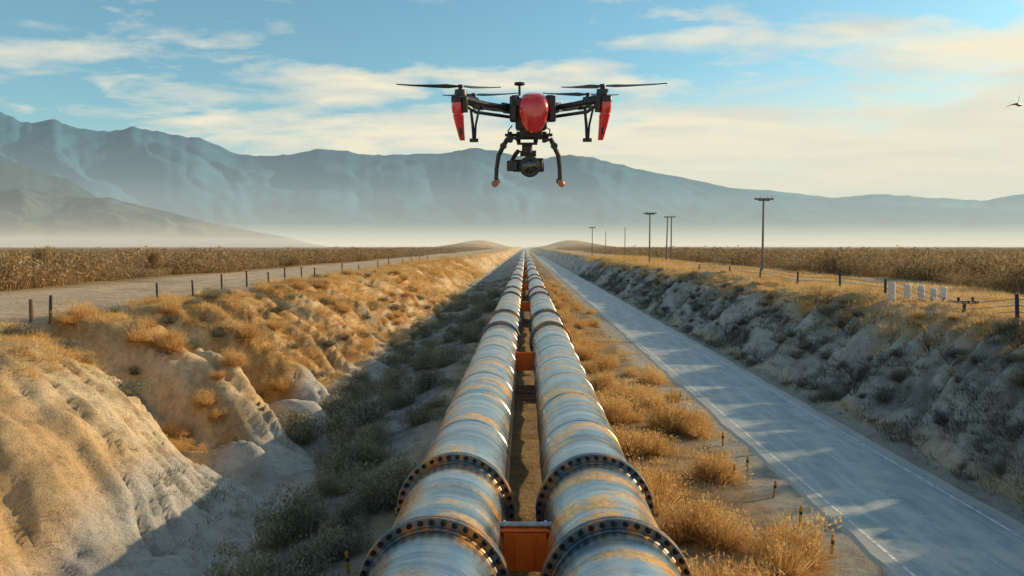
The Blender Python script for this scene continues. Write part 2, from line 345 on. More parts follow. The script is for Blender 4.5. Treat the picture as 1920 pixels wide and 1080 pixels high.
def leaves(n,R,Ht,size,seed=0,lumps=7):
    g=np.random.default_rng(seed)
    cs=np.stack([g.normal(0,.45,lumps)*R,g.normal(0,.45,lumps)*R,(.25+.5*g.random(lumps))*Ht],-1); rs=(.25+.25*g.random(lumps))*R
    k=g.integers(0,lumps,n); d=g.normal(0,1,(n,3)); d/=np.linalg.norm(d,axis=1)[:,None]
    p=cs[k]+d*(rs[k]*g.random(n)**.35)[:,None]; p[:,2]=np.abs(p[:,2])
    a=g.normal(0,1,(n,3)); a[:,2]=np.abs(a[:,2])+.6; a/=np.linalg.norm(a,axis=1)[:,None]; bb=np.cross(a,g.normal(0,1,(n,3))); bb/=np.linalg.norm(bb,axis=1)[:,None]
    s=size*(.5+g.random(n))[:,None]
    V=np.stack([p-bb*s*.3,p+bb*s*.3,p+a*s*1.6],1).reshape(-1,3); Fq=np.arange(3*n).reshape(-1,3); return V,Fq
def twigs(seed,Ht=1.3):
    r_=random.Random(seed); V=[];Q=[]
    def seg(p,q,w0,w1):
        d=(q-p).normalized()
        for ax in(Vector((1,0,0)),Vector((0,1,.3))):
            s=d.cross(ax)
            if s.length<.1: continue
            s.normalize(); o=len(V); V.extend([tuple(p-s*w0),tuple(p+s*w0),tuple(q+s*w1),tuple(q-s*w1)]); Q.extend([(o,o+1,o+2),(o,o+2,o+3)])
    def br(p,d,L,w,lv):
        for _ in range(2):
            d=(d+Vector((r_.gauss(0,.16),r_.gauss(0,.16),r_.gauss(.04,.1)))).normalized(); q=p+d*L*.5; seg(p,q,w,w*.75); p=q; w*=.75
            if lv>0:
                for _k in range(2 if lv>1 else 3):
                    nd=(d+Vector((r_.gauss(0,.6),r_.gauss(0,.6),r_.gauss(.15,.3)))).normalized(); br(p,nd,L*r_.uniform(.5,.8),w*.7,lv-1)
    for i in range(6):
        a=r_.random()*6.28; t=r_.uniform(.2,.9); br(Vector((0,0,-.05)),Vector((math.cos(a)*t,math.sin(a)*t,1)).normalized(),Ht*.42,.014,3)
    return np.array(V),np.array(Q)
def join(*vf):
    V=[];Q=[];o=0
    for v,f in vf: V.append(v);Q.append(f+o);o+=len(v)
    return np.concatenate(V),np.concatenate(Q)
def bigmesh(name,V,T,mat,kind='stuff'):
    me=bpy.data.meshes.new(name); V=np.asarray(V,np.float32); T=np.asarray(T,np.int32)
    me.vertices.add(len(V)); me.vertices.foreach_set('co',V.ravel()); me.loops.add(T.size); me.loops.foreach_set('vertex_index',T.ravel())
    me.polygons.add(len(T)); me.polygons.foreach_set('loop_start',np.arange(0,T.size,3,dtype=np.int32)); me.update(calc_edges=True); me.validate()
    me.materials.append(mat); ob=bpy.data.objects.new(name,me); COL.objects.link(ob); ob['kind']=kind; return ob
def scatter(name,temps,P,SX,SZ,mat):
    V=[];Q=[];o=0; nt_=len(temps)
    ang=rng.random(len(P))*6.28
    for k in range(nt_):
        v,f=temps[k]; sel=np.arange(k,len(P),nt_)
        ca=np.cos(ang[sel])[:,None]; sa=np.sin(ang[sel])[:,None]; sx=SX[sel][:,None]; sz=SZ[sel][:,None]
        q=np.stack([(v[None,:,0]*ca-v[None,:,1]*sa)*sx,(v[None,:,0]*sa+v[None,:,1]*ca)*sx,v[None,:,2]*sz],-1)+P[sel][:,None,:]
        ff=f[None]+(np.arange(len(sel))*len(v))[:,None,None]+o
        V.append(q.reshape(-1,3)); Q.append(ff.reshape(-1,3)); o+=len(sel)*len(v)
    return bigmesh(name,np.concatenate(V),np.concatenate(Q),mat)
def meshof(name,vf,mat):
    me=bpy.data.meshes.new(name); me.from_pydata(vf[0].tolist(),[],vf[1].tolist()); me.materials.append(mat); me.update(); return me
gold=[meshof('dry_shrub',join(blades(1500,.60,.74,.015,1.45,3,.35,.3,.55,s),leaves(1000,.55,.66,.03,s+9,9)),M_gold) for s in range(5)]
sage=[meshof('sagebrush',join(blades(600,.6,.7,.014,1.35,3,.5,.2,.5,s+20),leaves(1700,.64,.74,.04,s+29,10)),M_sage) for s in range(4)]
dark=[meshof('dark_scrub',join(blades(550,.65,.8,.015,1.35,3,.3,.1,.6,s+40),leaves(800,.62,.7,.04,s+49,9)),M_dark) for s in range(4)]
tall=[meshof('tall_bush',join(blades(120,.7,2.6,.03,.7,3,.3,.1,.5,s+60),leaves(900,.7,2.4,.09,s+69,16)),M_crop) for s in range(3)]
M_twig=simple('bare_dark_twig',(.07,.055,.045),.9,0,.3,20,0)
bare=[meshof('bare_bush',twigs(s),M_twig) for s in range(3)]
def place(meshes,name,x,y,s,label,cat,group,zsc=1):
    o=bpy.data.objects.new(name,random.choice(meshes)); COL.objects.link(o)
    o.location=(x,y,float(H(x,y))-.05); o.rotation_euler=(random.uniform(-.15,.15),random.uniform(-.15,.15),random.random()*6.28); o.scale=(s*random.uniform(.85,1.25),s,s*zsc*random.uniform(.75,1.1)); tag(o,label,cat,group); return o
clumps=[(3.1,8.6),(4.4,10.6),(3.2,12.0),(4.5,13.6),(3.3,15.2),(2.9,17.4),(4.4,18.6),(3.3,21.2),(4.6,23),(3.0,25.0),(4.0,28.0)]
pts=[]
for cx,cy in clumps:
    for j in range(3): pts.append((cx+random.gauss(0,.25),cy+random.gauss(0,.35),random.uniform(.8,1.5)))
for i in range(75):
    y=22+(i/75)**1.5*90; pts.append((random.choice([random.gauss(3.0,.4),random.gauss(4.3,.6)]),y+random.uniform(-.5,.5),random.uniform(.5,1.3)))
for x,y,s in pts:
    place(gold,'dry_shrub',min(max(x,2.7),5.3),y,s,'fluffy golden dry shrub between the pipes and the road','shrub','golden shrubs beside the pipes')
for i in range(290):
    y=13+(i/290)**1.25*75+random.uniform(-.5,.5); x=random.uniform(-16.5,-9.4)
    if fbm(x/3,y/3,2,70)<-.3 or (y<24 and float(H(x,y))<2.0): continue
    place(gold,'dry_shrub',x,y,random.uniform(.5,1.3),'golden dry shrub on the eroded sandy bank','shrub','golden shrubs on the sandy bank',.85)
for i in range(80):
    y=22+(i/80)**1.2*60+random.uniform(-.5,.5); x=random.uniform(-16,-9.5)
    place(dark if i%3 else sage,'scrub_bush',x,y,random.uniform(.45,1.0),'dark scrubby bush on the eroded sandy bank','bush','dark scrub on the sandy bank',.8)
for i in range(120):
    y=8+(i/120)**1.5*90+random.uniform(-.5,.5); x=random.uniform(-8.3,-2.9)
    if -9<x<-5.4 and y<25 and i%5: x=random.uniform(-5.4,-3)
    if x<-6 and y<20: continue
    place(sage,'sagebrush',x,y,random.uniform(.7,1.5),'grey-green sagebrush on the gravelly ditch floor','sagebrush','sagebrush in the ditch')
for i in range(170):
    y=12+(i/170)**1.4*100+random.uniform(-.5,.5); x=random.uniform(10.5,14.0)
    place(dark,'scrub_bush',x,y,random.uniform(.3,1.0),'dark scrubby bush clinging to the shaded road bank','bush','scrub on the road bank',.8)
for i in range(26):
    y=15.5+(i/26)**1.3*38; x=random.uniform(10.9,13.4)
    place(bare,'bare_bush',x,y,random.uniform(.6,1.1),'leafless dark twiggy bush on the shaded road bank','bare bush','bare bushes on the road bank')
for i in range(60):
    y=22+(i/60)**1.3*80; x=random.uniform(14.0,15.9)
    if 31<y<37: continue
    place(gold,'dry_shrub',x,y,random.uniform(.35,.7),'golden dry shrub on top of the road bank','shrub','golden shrubs above the road bank',.8)
for x,y,s in((-31,51,1.15),(-32,58,.9),(-31,66,1.0),(-33,75,.95),(-30.5,47,.8),(29,47,.8),(30,55,.9),(28.5,66,.85),(31,80,1.0)):
    place(tall,'tall_bush',x,y,s,'tall brown brushy plant rising above the crop field','bush','tall bushes at the field edges')
gt=[blades(22,.24,.28,.013,1.15,2,.6,.3,.4,s) for s in range(6)]
def grass(n,xr,yr_,dens,name,mat,smin,smax,temps=gt):
    u=rng.random(n*3); ysx=yr_[0]*(yr_[1]/yr_[0])**u; xx=rng.uniform(xr[0],xr[1],n*3)
    m=dens(xx,ysx)>rng.random(n*3); xx=xx[m][:n]; ysx=ysx[m][:n]; zz=H(xx,ysx)
    P=np.stack([xx,ysx,zz],-1); S=rng.uniform(smin,smax,len(P))*(1+np.clip(ysx-25,0,200)/80)
    return scatter(name,temps,P,S,S*.9,mat)
grass(2200,(2.1,5.9),(6,130),lambda x,y:.03+.9*sstep(.1,.4,fbm(x/.7,y/1.1,3,60))-.3*sstep(5.2,5.9,x),'dry_grass',M_gold,.5,1.6)
grass(15000,(-17.5,-9.0),(12,170),lambda x,y:sstep(-.25,.25,fbm(x/1.8,y/1.8,3,62))*(.02+.8*sstep(25,34,y)+.7*sstep(1.9,2.6,H(x,y))),'dry_grass',M_gold,.5,1.5)
grass(4200,(-9.0,-2.2),(7,140),lambda x,y:.04+sstep(.05,.4,fbm(x/1.3,y/1.3,3,64))-.8*((x<-5.6)&(y<30)),'ditch_grass',M_sage,.5,1.6)
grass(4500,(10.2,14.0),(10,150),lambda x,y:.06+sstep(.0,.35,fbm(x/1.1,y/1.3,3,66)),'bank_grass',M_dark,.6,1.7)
grass(9500,(12.9,24),(18,180),lambda x,y:.2+sstep(-.1,.3,fbm(x/2,y/2,3,68)),'dry_grass',M_gold,.5,1.5)
grass(900,(-.3,.3),(9,60),lambda x,y:1+0*x,'dry_grass',M_gold,.3,.6)
# crops
ct=[join(blades(10,.9,1.5,.03,1.1,3,.5,.1,.45,s+80),leaves(95,.9,1.45,.085,s+80,10)) for s in range(6)]
def crops(sgn,x0,name,zb):
    n1=3600; y=28*(600/28)**rng.random(n1); d=rng.random(n1)**1.5*6*(1+y/60); x=x0+d+1.2*fbm(y/4,0*y,3,77)
    n2=5200; y2=30*(1500/30)**rng.random(n2); x2=x0+4+rng.random(n2)**1.3*y2*1.1
    xx=np.concatenate([x,x2]); yy=np.concatenate([y,y2])
    P=np.stack([sgn*xx,yy,np.full(len(xx),zb)],-1)
    S=rng.uniform(.55,1.25,len(xx))*(.45+1.15*vnoise(xx/3.0,yy/3.0,90))
    wide=1+np.clip(yy-40,0,900)/80
    scatter(name,ct,P,S*wide,S,M_crop)
crops(-1,29,'crop_field',2.95); crops(1,26,'crop_field',3.05)
# ------------------------------------------------------------ fences, posts
M_wood=simple('weathered_wood',(.13,.09,.06),.85,0,.4,25,.5)
M_dk=simple('dark_post_steel',(.03,.03,.035),.5,.4,.3,20,.1)
M_wire=simple('wire_steel',(.2,.19,.18),.5,.7,.1,20,0)
def fence(pts,h,label,mat,r=.05,wr=.006):
    e=empty('wire_fence',(*pts[0],float(H(*pts[0]))),label,'fence')
    o=Vector(e.location); tops=[]
    for i,(x,y) in enumerate(pts):
        z=float(H(x,y)); bm=bmesh.new(); hh=h*random.uniform(.8,1.15); lean=random.uniform(-.06,.06)
        p0=Vector((x,y,z-.2))-o; p1=Vector((x+lean,y,z+hh))-o
        cyl(bm,p0,p1,r,r*.85,8); bmo('post',bm,mat,e); tops.append((Vector((x,y,z))-o,hh))
    for k in(.4,.65,.9):
        bm=bmesh.new()
        for i in range(len(tops)-1):
            a,b_=tops[i],tops[i+1]; cyl(bm,a[0]+Vector((0,0,h*k)),b_[0]+Vector((0,0,h*k)),wr,n=4)
        bmo('wire',bm,M_wire,e)
fence([(-16.9-random.uniform(-.3,.4)*(i%2),28.8+i*3.9+random.uniform(-.9,.9) if i<9 else 64+(i-9)*9) for i in range(18)],.85,'low wire fence with dark posts beside the dirt track',M_dk,.06)
fence([(15.4,21.5),(15.35,25.0),(15.5,28.4),(16.4,36.5),(16.9,43),(17,50),(17,58),(17.1,67),(17,78)],.8,'low wire fence with dark posts above the road bank',M_dk,.065,.012)
for x,y,h in((-17.6,28.0,.75),(-16.9,31.2,.7)):
    bm=bmesh.new(); cyl(bm,(0,0,-.2),(0,0,h),.075,.065,10); cyl(bm,(0,0,h),(0,0,h+.03),.065,.03,10)
    o=bmo('wooden_post',bm,M_wood,None,(x,y,float(H(x,y)))); tag(o,'short weathered wooden post beside the fence','post','wooden posts')
M_blackc=simple('near_black_stone',(.02,.018,.016),.95,0,.3,6,.5)  # near-black colour gives the dark undercut below the ledge
e=empty('culvert',(-14.9,28.9,2.3),'dark low culvert ledge at the head of a gully','culvert')
bm=bmesh.new(); box(bm,(0,0,.52),(3.0,1.2,.10),Matrix.Rotation(.04,3,'Y')); bmo('slab',bm,M_blackc,e,bevel=.02)
bm=bmesh.new(); box(bm,(0,.25,-.05),(2.8,.3,1.0)); bmo('back_wall',bm,M_blackc,e,bevel=.02)
M_white=simple('pale_painted_concrete',(.60,.58,.53),.7,0,.2,10,.2)
for i,(px,d) in enumerate(((1668,32.6),(1697,33),(1722,33.8),(1745,33),(1763,33.6))):
    x=(px-985)/F*d; bm=bmesh.new(); h=.56 if i else .68; cyl(bm,(0,0,-.3),(0,0,h),.13,.13,20); cyl(bm,(0,0,h),(0,0,h+.04),.13,.08,20); cyl(bm,(0,0,h-.14),(0,0,h-.09),.14,.14,20)
    o=bmo('bollard',bm,M_white,None,(x,d,float(H(x,d)))); tag(o,'pale concrete bollard standing on the bank top','bollard','pale bollards on the bank')
gx=(1765-985)/F*31.5
e=empty('guard_rail',(gx,31.5,float(H(gx,31.5))),'dark low steel rail on short posts','guard rail')
for i in range(3):
    bm=bmesh.new(); cyl(bm,(i*.55,0,-.5),(i*.55,0,.5),.05,n=10); bmo('post',bm,M_dk,e)
bm=bmesh.new(); box(bm,(.55,-.08,.3),(1.5,.05,.12)); bmo('rail',bm,M_dk,e,bevel=.01)
M_yel=simple('yellow_marker_paint',(.50,.26,.03),.6,0,.3,20,.1)
marks=[(5.45,y) for y in(14,15.6,17.3,19.4,21.8,24.5,28)]+[(4.9,18.5)]+[(-3.0,13.2),(-2.5,15.4),(-4.3,38),(-3.4,40),(-3.0,55)]
for x,y in marks:
    h=.36; bm=bmesh.new(); cyl(bm,(0,0,-.1),(0,0,h),.03,.03,10); cyl(bm,(0,0,h),(0,0,h+.03),.03,.015,10)
    e=bmo('marker_post',bm,M_yel,None,(x,y,float(H(x,y)))); e.rotation_euler=(random.uniform(-.1,.1),random.uniform(-.1,.1),0)
    tag(e,'small yellow marker post in the dry verge','marker post','yellow marker posts')
    bm=bmesh.new(); cyl(bm,(0,0,h*.6),(0,0,h*.78),.033,n=10); bmo('band',bm,M_dk,e)
M_pole=simple('haze_paled_pole_wood',(.18,.16,.14),.85,0,.3,15,.3)  # wood colour lightened to stand in for haze over distance
def pole(px,top,d,arm=True,kind='single'):
    x=(px-985)/F*d; z0=3.08; zt=CAMZ+(462-top)/F*d; h=zt-z0
    e=empty('utility_pole',(x,d,z0),'tall wooden utility pole with a crossarm above the fields','utility pole','utility poles across the fields')
    bm=bmesh.new(); cyl(bm,(0,0,-.5),(0,0,h),.12,.08,10); bmo('shaft',bm,M_pole,e)
    if kind=='pair':
        bm=bmesh.new(); cyl(bm,(-.75,0,-.5),(-.6,0,h),.12,.08,10); bmo('shaft',bm,M_pole,e)
    if arm:
        w=.9; cx=-.3 if kind=='pair' else 0
        bm=bmesh.new(); box(bm,(cx,-.16,h-.12),(2*w,.14,.16)); 
        if kind!='pair': box(bm,(0,-.14,h-.25),(1.1,.1,.1))
        bmo('crossarm',bm,M_pole,e)
        for k in(-.8,-.4,.4,.8):
            bm=bmesh.new(); cyl(bm,(cx+k*w,-.16,h-.04),(cx+k*w,-.16,h+.08),.05,.03,8); sph(bm,(cx+k*w,-.16,h+.09),(.06,.06,.05),8,6); bmo('insulator',bm,M_grey,e)
pole(1427,372,76); pole(1217,399,111); pole(1257,406,125,kind='pair'); pole(1171,426,196,False); pole(1135,433,245,False); pole(1110,426,200)
# ------------------------------------------------------------ mountains
def ridge(name,D,pts,foot,c1,c2,amp,seed,back=1.35,nxx=700,hz=1.35,oc=4):
    px=np.array([p[0] for p in pts],float); py=np.array([p[1] for p in pts],float)
    xw=(px-985)/F*D; zw=(462-py)/F*D
    Xc=np.linspace(xw[0],xw[-1],nxx); crest=np.interp(Xc,xw,zw)
    L=D*.03
    crest=crest*(1+.02*fbm(Xc/L,0*Xc,3,seed)+.012*fbm(Xc/(L*.25),0*Xc,2,seed+1))
    vs=np.concatenate([np.linspace(0,1,110),np.linspace(1.05,2,10)])
    V=[]
    for v in vs:
        yy=D*(foot+(1-foot)*v) if v<=1 else D*(1+(back-1)*(v-1))
        f=(v**hz if v<=1 else (2-v)**1.3)
        px_=Xc/(L*2.0); py_=0*Xc+yy/(L*4)
        a=fbm(px_+.8*fbm(px_,py_,2,seed+4)+.9*v,py_,oc,seed+2)
        e=np.clip(v*(1-v)*4,0,1)**.8 if v<=1 else 0
        z=crest*f*(1+amp*e*.45*a)
        V.append(np.stack([Xc*(yy/D),0*Xc+yy,z+3.0-(30 if v==0 else 0)],-1))
    V=np.concatenate(V); m=len(vs); idx=np.arange(m*nxx).reshape(m,nxx)
    Q=np.stack([idx[:-1,:-1],idx[:-1,1:],idx[1:,1:],idx[1:,:-1]],-1).reshape(-1,4)
    mt,nt,b=newmat(name+'_haze_blue_rock'); g=N(nt,'ShaderNodeNewGeometry'); n=N(nt,'ShaderNodeTexNoise',ins={'Scale':22/D,'Detail':10,'Roughness':.65}); nt.links.new(g.outputs['Position'],n.inputs['Vector'])
    r=ramp(nt,[(.38,c1),(.62,c2)],n.outputs[0]); nt.links.new(r.outputs[0],b.inputs['Base Color']); b.inputs['Roughness'].default_value=1; b.inputs['Specular IOR Level'].default_value=0  # blue haze of distance is put into the rock colour
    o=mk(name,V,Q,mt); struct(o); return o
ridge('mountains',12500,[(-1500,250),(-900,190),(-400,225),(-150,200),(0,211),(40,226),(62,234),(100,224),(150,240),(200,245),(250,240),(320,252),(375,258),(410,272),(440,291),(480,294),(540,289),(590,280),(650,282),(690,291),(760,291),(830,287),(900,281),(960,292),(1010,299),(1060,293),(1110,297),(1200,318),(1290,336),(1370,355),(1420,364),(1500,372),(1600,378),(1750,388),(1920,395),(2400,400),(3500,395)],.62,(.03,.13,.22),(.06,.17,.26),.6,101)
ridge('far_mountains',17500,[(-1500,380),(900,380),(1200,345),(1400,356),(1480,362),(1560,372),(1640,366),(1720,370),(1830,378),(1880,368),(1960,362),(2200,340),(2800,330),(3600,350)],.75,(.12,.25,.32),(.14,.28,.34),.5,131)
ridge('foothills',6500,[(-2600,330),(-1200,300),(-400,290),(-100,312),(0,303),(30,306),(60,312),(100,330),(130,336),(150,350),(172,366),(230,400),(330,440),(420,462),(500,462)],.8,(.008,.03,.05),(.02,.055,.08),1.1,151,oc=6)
ridge('foothills',4200,[(-2600,360),(-1200,330),(-400,335),(-60,350),(40,354),(120,366),(200,372),(260,384),(330,400),(380,414),(430,424),(480,434),(530,442),(580,455),(620,462),(700,462)],.7,(.02,.055,.085),(.11,.13,.13),1.5,171,oc=6)
# ------------------------------------------------------------ haze
def haze(h,x,y0,y1,sig,col):
    bm=bmesh.new(); box(bm,(0,(y0+y1)/2,h/2-60),(2*x,y1-y0,h+120)); m=bpy.data.materials.new('valley_haze_air'); m.use_nodes=True; nt=m.node_tree; nt.nodes.clear()
    out=N(nt,'ShaderNodeOutputMaterial'); ab=N(nt,'ShaderNodeVolumeAbsorption',ins={'Color':(0,0,0,1),'Density':sig}); em=N(nt,'ShaderNodeEmission',ins={'Color':(*col,1),'Strength':sig}); ad=N(nt,'ShaderNodeAddShader')
    nt.links.new(ab.outputs[0],ad.inputs[0]); nt.links.new(em.outputs[0],ad.inputs[1]); nt.links.new(ad.outputs[0],out.inputs['Volume'])
    o=bmo('haze',bm,m); struct(o)
haze(650,30000,150,26000,.000052,(.50,.64,.62))
haze(120,29000,3800,25500,.00016,(.72,.73,.60))
haze(40,28500,160,25000,.00030,(.86,.78,.58))
# ------------------------------------------------------------ drone
k=4.0/F
D=empty('drone',(.027,4.0,CAMZ+(462-350)/F*4.0),'red and black quadcopter drone carrying a gimbal camera, in flight','drone')
D.rotation_euler=(math.radians(7),0,0)
def P(px,py,y=0): 
    s=(4.0+y)/4.0
    return Vector(((px-995)*k*s,y,(350-py)*k))
M_red=simple('glossy_red_shell',(.74,.02,.024),.22,0,.12,8,0,.9)
M_blk=simple('black_drone_plastic',(.018,.022,.026),.40,.1,.3,30,.05)
M_carb=simple('carbon_fibre',(.03,.034,.04),.35,.2,.3,60,.05)
M_lens=simple('lens_glass',(.008,.01,.016),.05,0,.1,10,0,1)
M_ring=simple('dark_lens_ring',(.06,.065,.07),.3,.6,.1,20,0)
M_cop=simple('copper_foot_rubber',(.50,.17,.11),.5,.2,.2,20,.1)
def loft(bm,secs,n=32,pw=3.4):
    rings=[]
    for y,cx,cz,rx,rt,rb in secs:
        ring=[]
        for i in range(n):
            t=2*math.pi*i/n; ct,st_=math.cos(t),math.sin(t)
            ex=math.copysign(abs(ct)**(2/pw),ct); ez=math.copysign(abs(st_)**(2/pw),st_)
            wz=rt if ez>0 else rb
            taper=1-.36*max(0,-ez)-.16*max(0,ez)**2
            ring.append(bm.verts.new((cx+rx*ex*taper,y,cz+wz*ez)))
        rings.append(ring)
    for a,b_ in zip(rings[:-1],rings[1:]):
        for i in range(n): bm.faces.new((a[i],a[(i+1)%n],b_[(i+1)%n],b_[i]))
    bm.faces.new(rings[0][::-1]); bm.faces.new(rings[-1])
cz=(350-214)*k
bm=bmesh.new(); loft(bm,[(-.238,.012,cz-.022,.044,.050,.075),(-.230,.012,cz-.018,.060,.066,.088),(-.20,.012,cz-.010,.070,.080,.095),(-.12,.012,cz-.004,.077,.088,.095),(.05,.012,cz,.076,.088,.09),(.18,.012,cz,.062,.07,.07),(.24,.012,cz,.03,.04,.04)])
bmo('body_shell',bm,M_red,D,ang=60)
bm=bmesh.new()
box(bm,(.0,.0,cz-.005),(.205,.30,.085)); box(bm,(0,.02,cz-.045),(.15,.34,.09)); box(bm,(0,-.13,cz+.035),(.19,.1,.04)); box(bm,(-.084,-.15,cz+.005),(.035,.06,.12)); box(bm,(.099,-.15,cz+.005),(.035,.06,.12)); box(bm,(0,0,cz-.105),(.11,.26,.05))
box(bm,(-.075,-.10,cz+.055),(.04,.12,.03)); box(bm,(.088,-.10,cz+.055),(.04,.12,.03))
bmo('chassis',bm,M_blk,D,bevel=.008)
bm=bmesh.new(); g0=P(974,178,.0); cyl(bm,g0+Vector((0,0,-.02)),g0+Vector((0,0,.03)),.006,n=10); cyl(bm,g0+Vector((0,0,.028)),g0+Vector((0,0,.034)),.02,.028,20); cyl(bm,g0+Vector((0,0,.034)),g0+Vector((0,0,.044)),.028,.022,20); bmo('antenna',bm,M_blk,D)
def blade(bm,hub,ang,L,z=0):
    st=[(.0,.012),(.06,.018),(.2,.042),(.4,.038),(.7,.027),(.93,.016),(1,.005)]
    R=Matrix.Rotation(ang,3,'Z'); prev=None
    for t,w in st:
        tw=math.radians(20*(1-t)+4); ring=[]
        for (a,h) in((-.45,-.0012),(.55,-.0012),(.55,.001),(0,.004),(-.45,.001)):
            v=Vector((t*L,a*w*math.cos(tw),a*w*math.sin(tw)+h+z+.012*t*t)); ring.append(bm.verts.new(hub+R@v))
        if prev:
            for i in range(5): bm.faces.new((prev[i],prev[(i+1)%5],ring[(i+1)%5],ring[i]))
        else: bm.faces.new(ring[::-1])
        prev=ring
    bm.faces.new(prev)
for sx in(-1,1):
    for fr in(1,-1):
        y=-.29 if fr==1 else .29
        mx=sx*(.322 if fr==1 else .30); mz=(350-190)*k
        bm=bmesh.new()
        a0=Vector((sx*.085,y*.25,cz+.01)); a1=Vector((mx*.98,y,mz-.02)); tube(bm,[a0,a0.lerp(a1,.5)+Vector((0,0,-.004)),a1],.0135,12)
        if fr==1: tube(bm,[Vector((sx*.09,y*.2,cz-.03)),Vector((mx*.8,y*.8,cz-.012)),a1+Vector((0,0,-.015))],.008,10)
        q=a0.lerp(a1,.16); cyl(bm,q-(a1-a0).normalized()*.02,q+(a1-a0).normalized()*.02,.021,n=14)
        q=a0.lerp(a1,.86); cyl(bm,q-(a1-a0).normalized()*.02,q+(a1-a0).normalized()*.03,.02,n=14)
        bmo('arm',bm,M_carb,D)
        bm=bmesh.new(); c=Vector((mx,y,mz)); cyl(bm,c+Vector((0,0,-.035)),c+Vector((0,0,-.004)),.027,n=20); cyl(bm,c+Vector((0,0,-.002)),c+Vector((0,0,.022)),.029,.026,20); cyl(bm,c+Vector((0,0,.022)),c+Vector((0,0,.036)),.012,.009,12)
        bmo('motor',bm,M_blk,D)
        bm=bmesh.new(); hub=c+Vector((0,0,.036)); cyl(bm,hub-Vector((0,0,.004)),hub+Vector((0,0,.008)),.016,.012,14)
        if fr==1:
            blade(bm,hub,(math.pi-.12 if sx<0 else .12),.30); blade(bm,hub,(.95 if sx<0 else math.pi-.95),.30)
        else:
            blade(bm,hub,(.35 if sx<0 else math.pi-.35),.25); blade(bm,hub,(math.pi-.9 if sx<0 else .9),.30)
        bmo('propeller',bm,M_carb,D)
        if fr==1:
            s=sx
            def shell(name,secs,mat):
                bm=bmesh.new(); prev=None
                for dz,wx,wy,sh in secs:
                    ring=[]
                    for i in range(16):
                        t=2*math.pi*i/16; ct,st_=math.cos(t),math.sin(t)
                        ring.append(bm.verts.new((mx+s*.014+s*sh+wx*math.copysign(abs(ct)**.6,ct),y+wy*math.copysign(abs(st_)**.6,st_),mz-.008+dz)))
                    if prev:
                        for i in range(16): bm.faces.new((prev[i],prev[(i+1)%16],ring[(i+1)%16],ring[i]))
                    else: bm.faces.new(ring)
                    prev=ring
                bm.faces.new(prev[::-1]); bmo(name,bm,mat,D,ang=40)
            shell('arm_cover',[(-.028,.027,.040,.0),(-.05,.0275,.042,0),(-.075,.026,.040,-.002),(-.077,.022,.036,-.002),(-.082,.022,.036,-.002),(-.084,.025,.038,-.003),(-.13,.020,.032,-.009),(-.175,.015,.024,-.016),(-.198,.012,.019,-.020)],M_red)
            shell('motor_housing',[(.0,.026,.036,0),(-.006,.029,.042,0),(-.027,.029,.042,0)],M_blk)
            bm=bmesh.new(); box(bm,(mx+s*.0,y-.026,mz-.165),(.012,.012,.03)); bmo('navigation_light',bm,M_blk,D,bevel=.002)
            bm=bmesh.new(); box(bm,(mx-s*.022,y-.01,mz-.045),(.02,.07,.07)); bmo('motor_mount',bm,M_blk,D,bevel=.002)
        else:
            bm=bmesh.new(); tube(bm,[Vector((mx-.015,y,mz-.03)),Vector((mx-.006,y,mz-.12)),Vector((mx-.002,y,mz-.19))],.008,8); tube(bm,[Vector((mx+.03,y,mz-.03)),Vector((mx+.01,y,mz-.12)),Vector((mx+.006,y,mz-.19))],.006,8); box(bm,(mx,y,mz-.2),(.045,.04,.02))
            bmo('arm_foot',bm,M_blk,D)
for pts,fx in(([(952,262),(944,276),(935,293),(931,318),(930,343)],930),([(1031,262),(1038,276),(1046,293),(1049,318),(1050,343)],1050)):
    for yy in(-.03,.07):
        bm=bmesh.new()
        tube(bm,[P(a,b_,0)+Vector((0,yy*(1+.3*i/4),0)) for i,(a,b_) in enumerate(pts)],[.010,.011,.010,.0085,.009],10)
        a=pts[1]; c=P(a[0],a[1],0); cyl(bm,c+Vector((0,yy-.016,0)),c+Vector((0,yy+.016,0)),.016,n=12)
        bmo('landing_leg',bm,M_carb,D)
    bm=bmesh.new(); c=P(fx,343); cyl(bm,c+Vector((0,-.12,0)),c+Vector((0,.16,0)),.010,n=12); bmo('skid',bm,M_carb,D)
    for q0,q1,q2 in((-.14,-.09,-.155),(.13,.18,.195)):
        bm=bmesh.new(); cyl(bm,c+Vector((0,q0,0)),c+Vector((0,q1,0)),.0165,n=16); cyl(bm,c+Vector((0,q2,0)),c+Vector((0,q0 if q0<0 else q1,0)),.009,.0165,16); bmo('skid_foot',bm,M_cop,D)
bm=bmesh.new()
a=P(948,256);b_=P(1034,256); box(bm,(a+b_)/2,(.235,.03,.014)); box(bm,(a+b_)/2+Vector((0,.1,0)),(.235,.03,.014)); box(bm,P(988,262),(.15,.2,.012))
for px in(956,972,1004,1020): cyl(bm,P(px,250),P(px,270),.011,n=12); cyl(bm,P(px,250)+Vector((0,.08,0)),P(px,270)+Vector((0,.08,0)),.011,n=12)
box(bm,P(988,272),(.10,.12,.012)); box(bm,P(956,262,-.05),(.03,.04,.035)); box(bm,P(1022,262,-.05),(.03,.04,.035))
bmo('gimbal_mount',bm,M_blk,D,bevel=.003)
bm=bmesh.new(); cyl(bm,P(988,288),P(988,272),.026,n=20); tube(bm,[P(972,285,.03),P(966,292,.045),P(958,308,.02)],.011,10); box(bm,P(990,290,.03),(.08,.03,.03)); bmo('gimbal_arm',bm,M_blk,D)
e=bmesh.new(); box(e,P(989,312,0),(.15,.085,.060)); box(e,P(1012,311,0),(.040,.06,.068)); cam_=bmo('gimbal_camera',e,M_blk,D,bevel=.008)
bm=bmesh.new(); box(bm,P(961,312,-.02),(.056,.09,.052)); bmo('camera_side_box',bm,M_carb,cam_,bevel=.006)
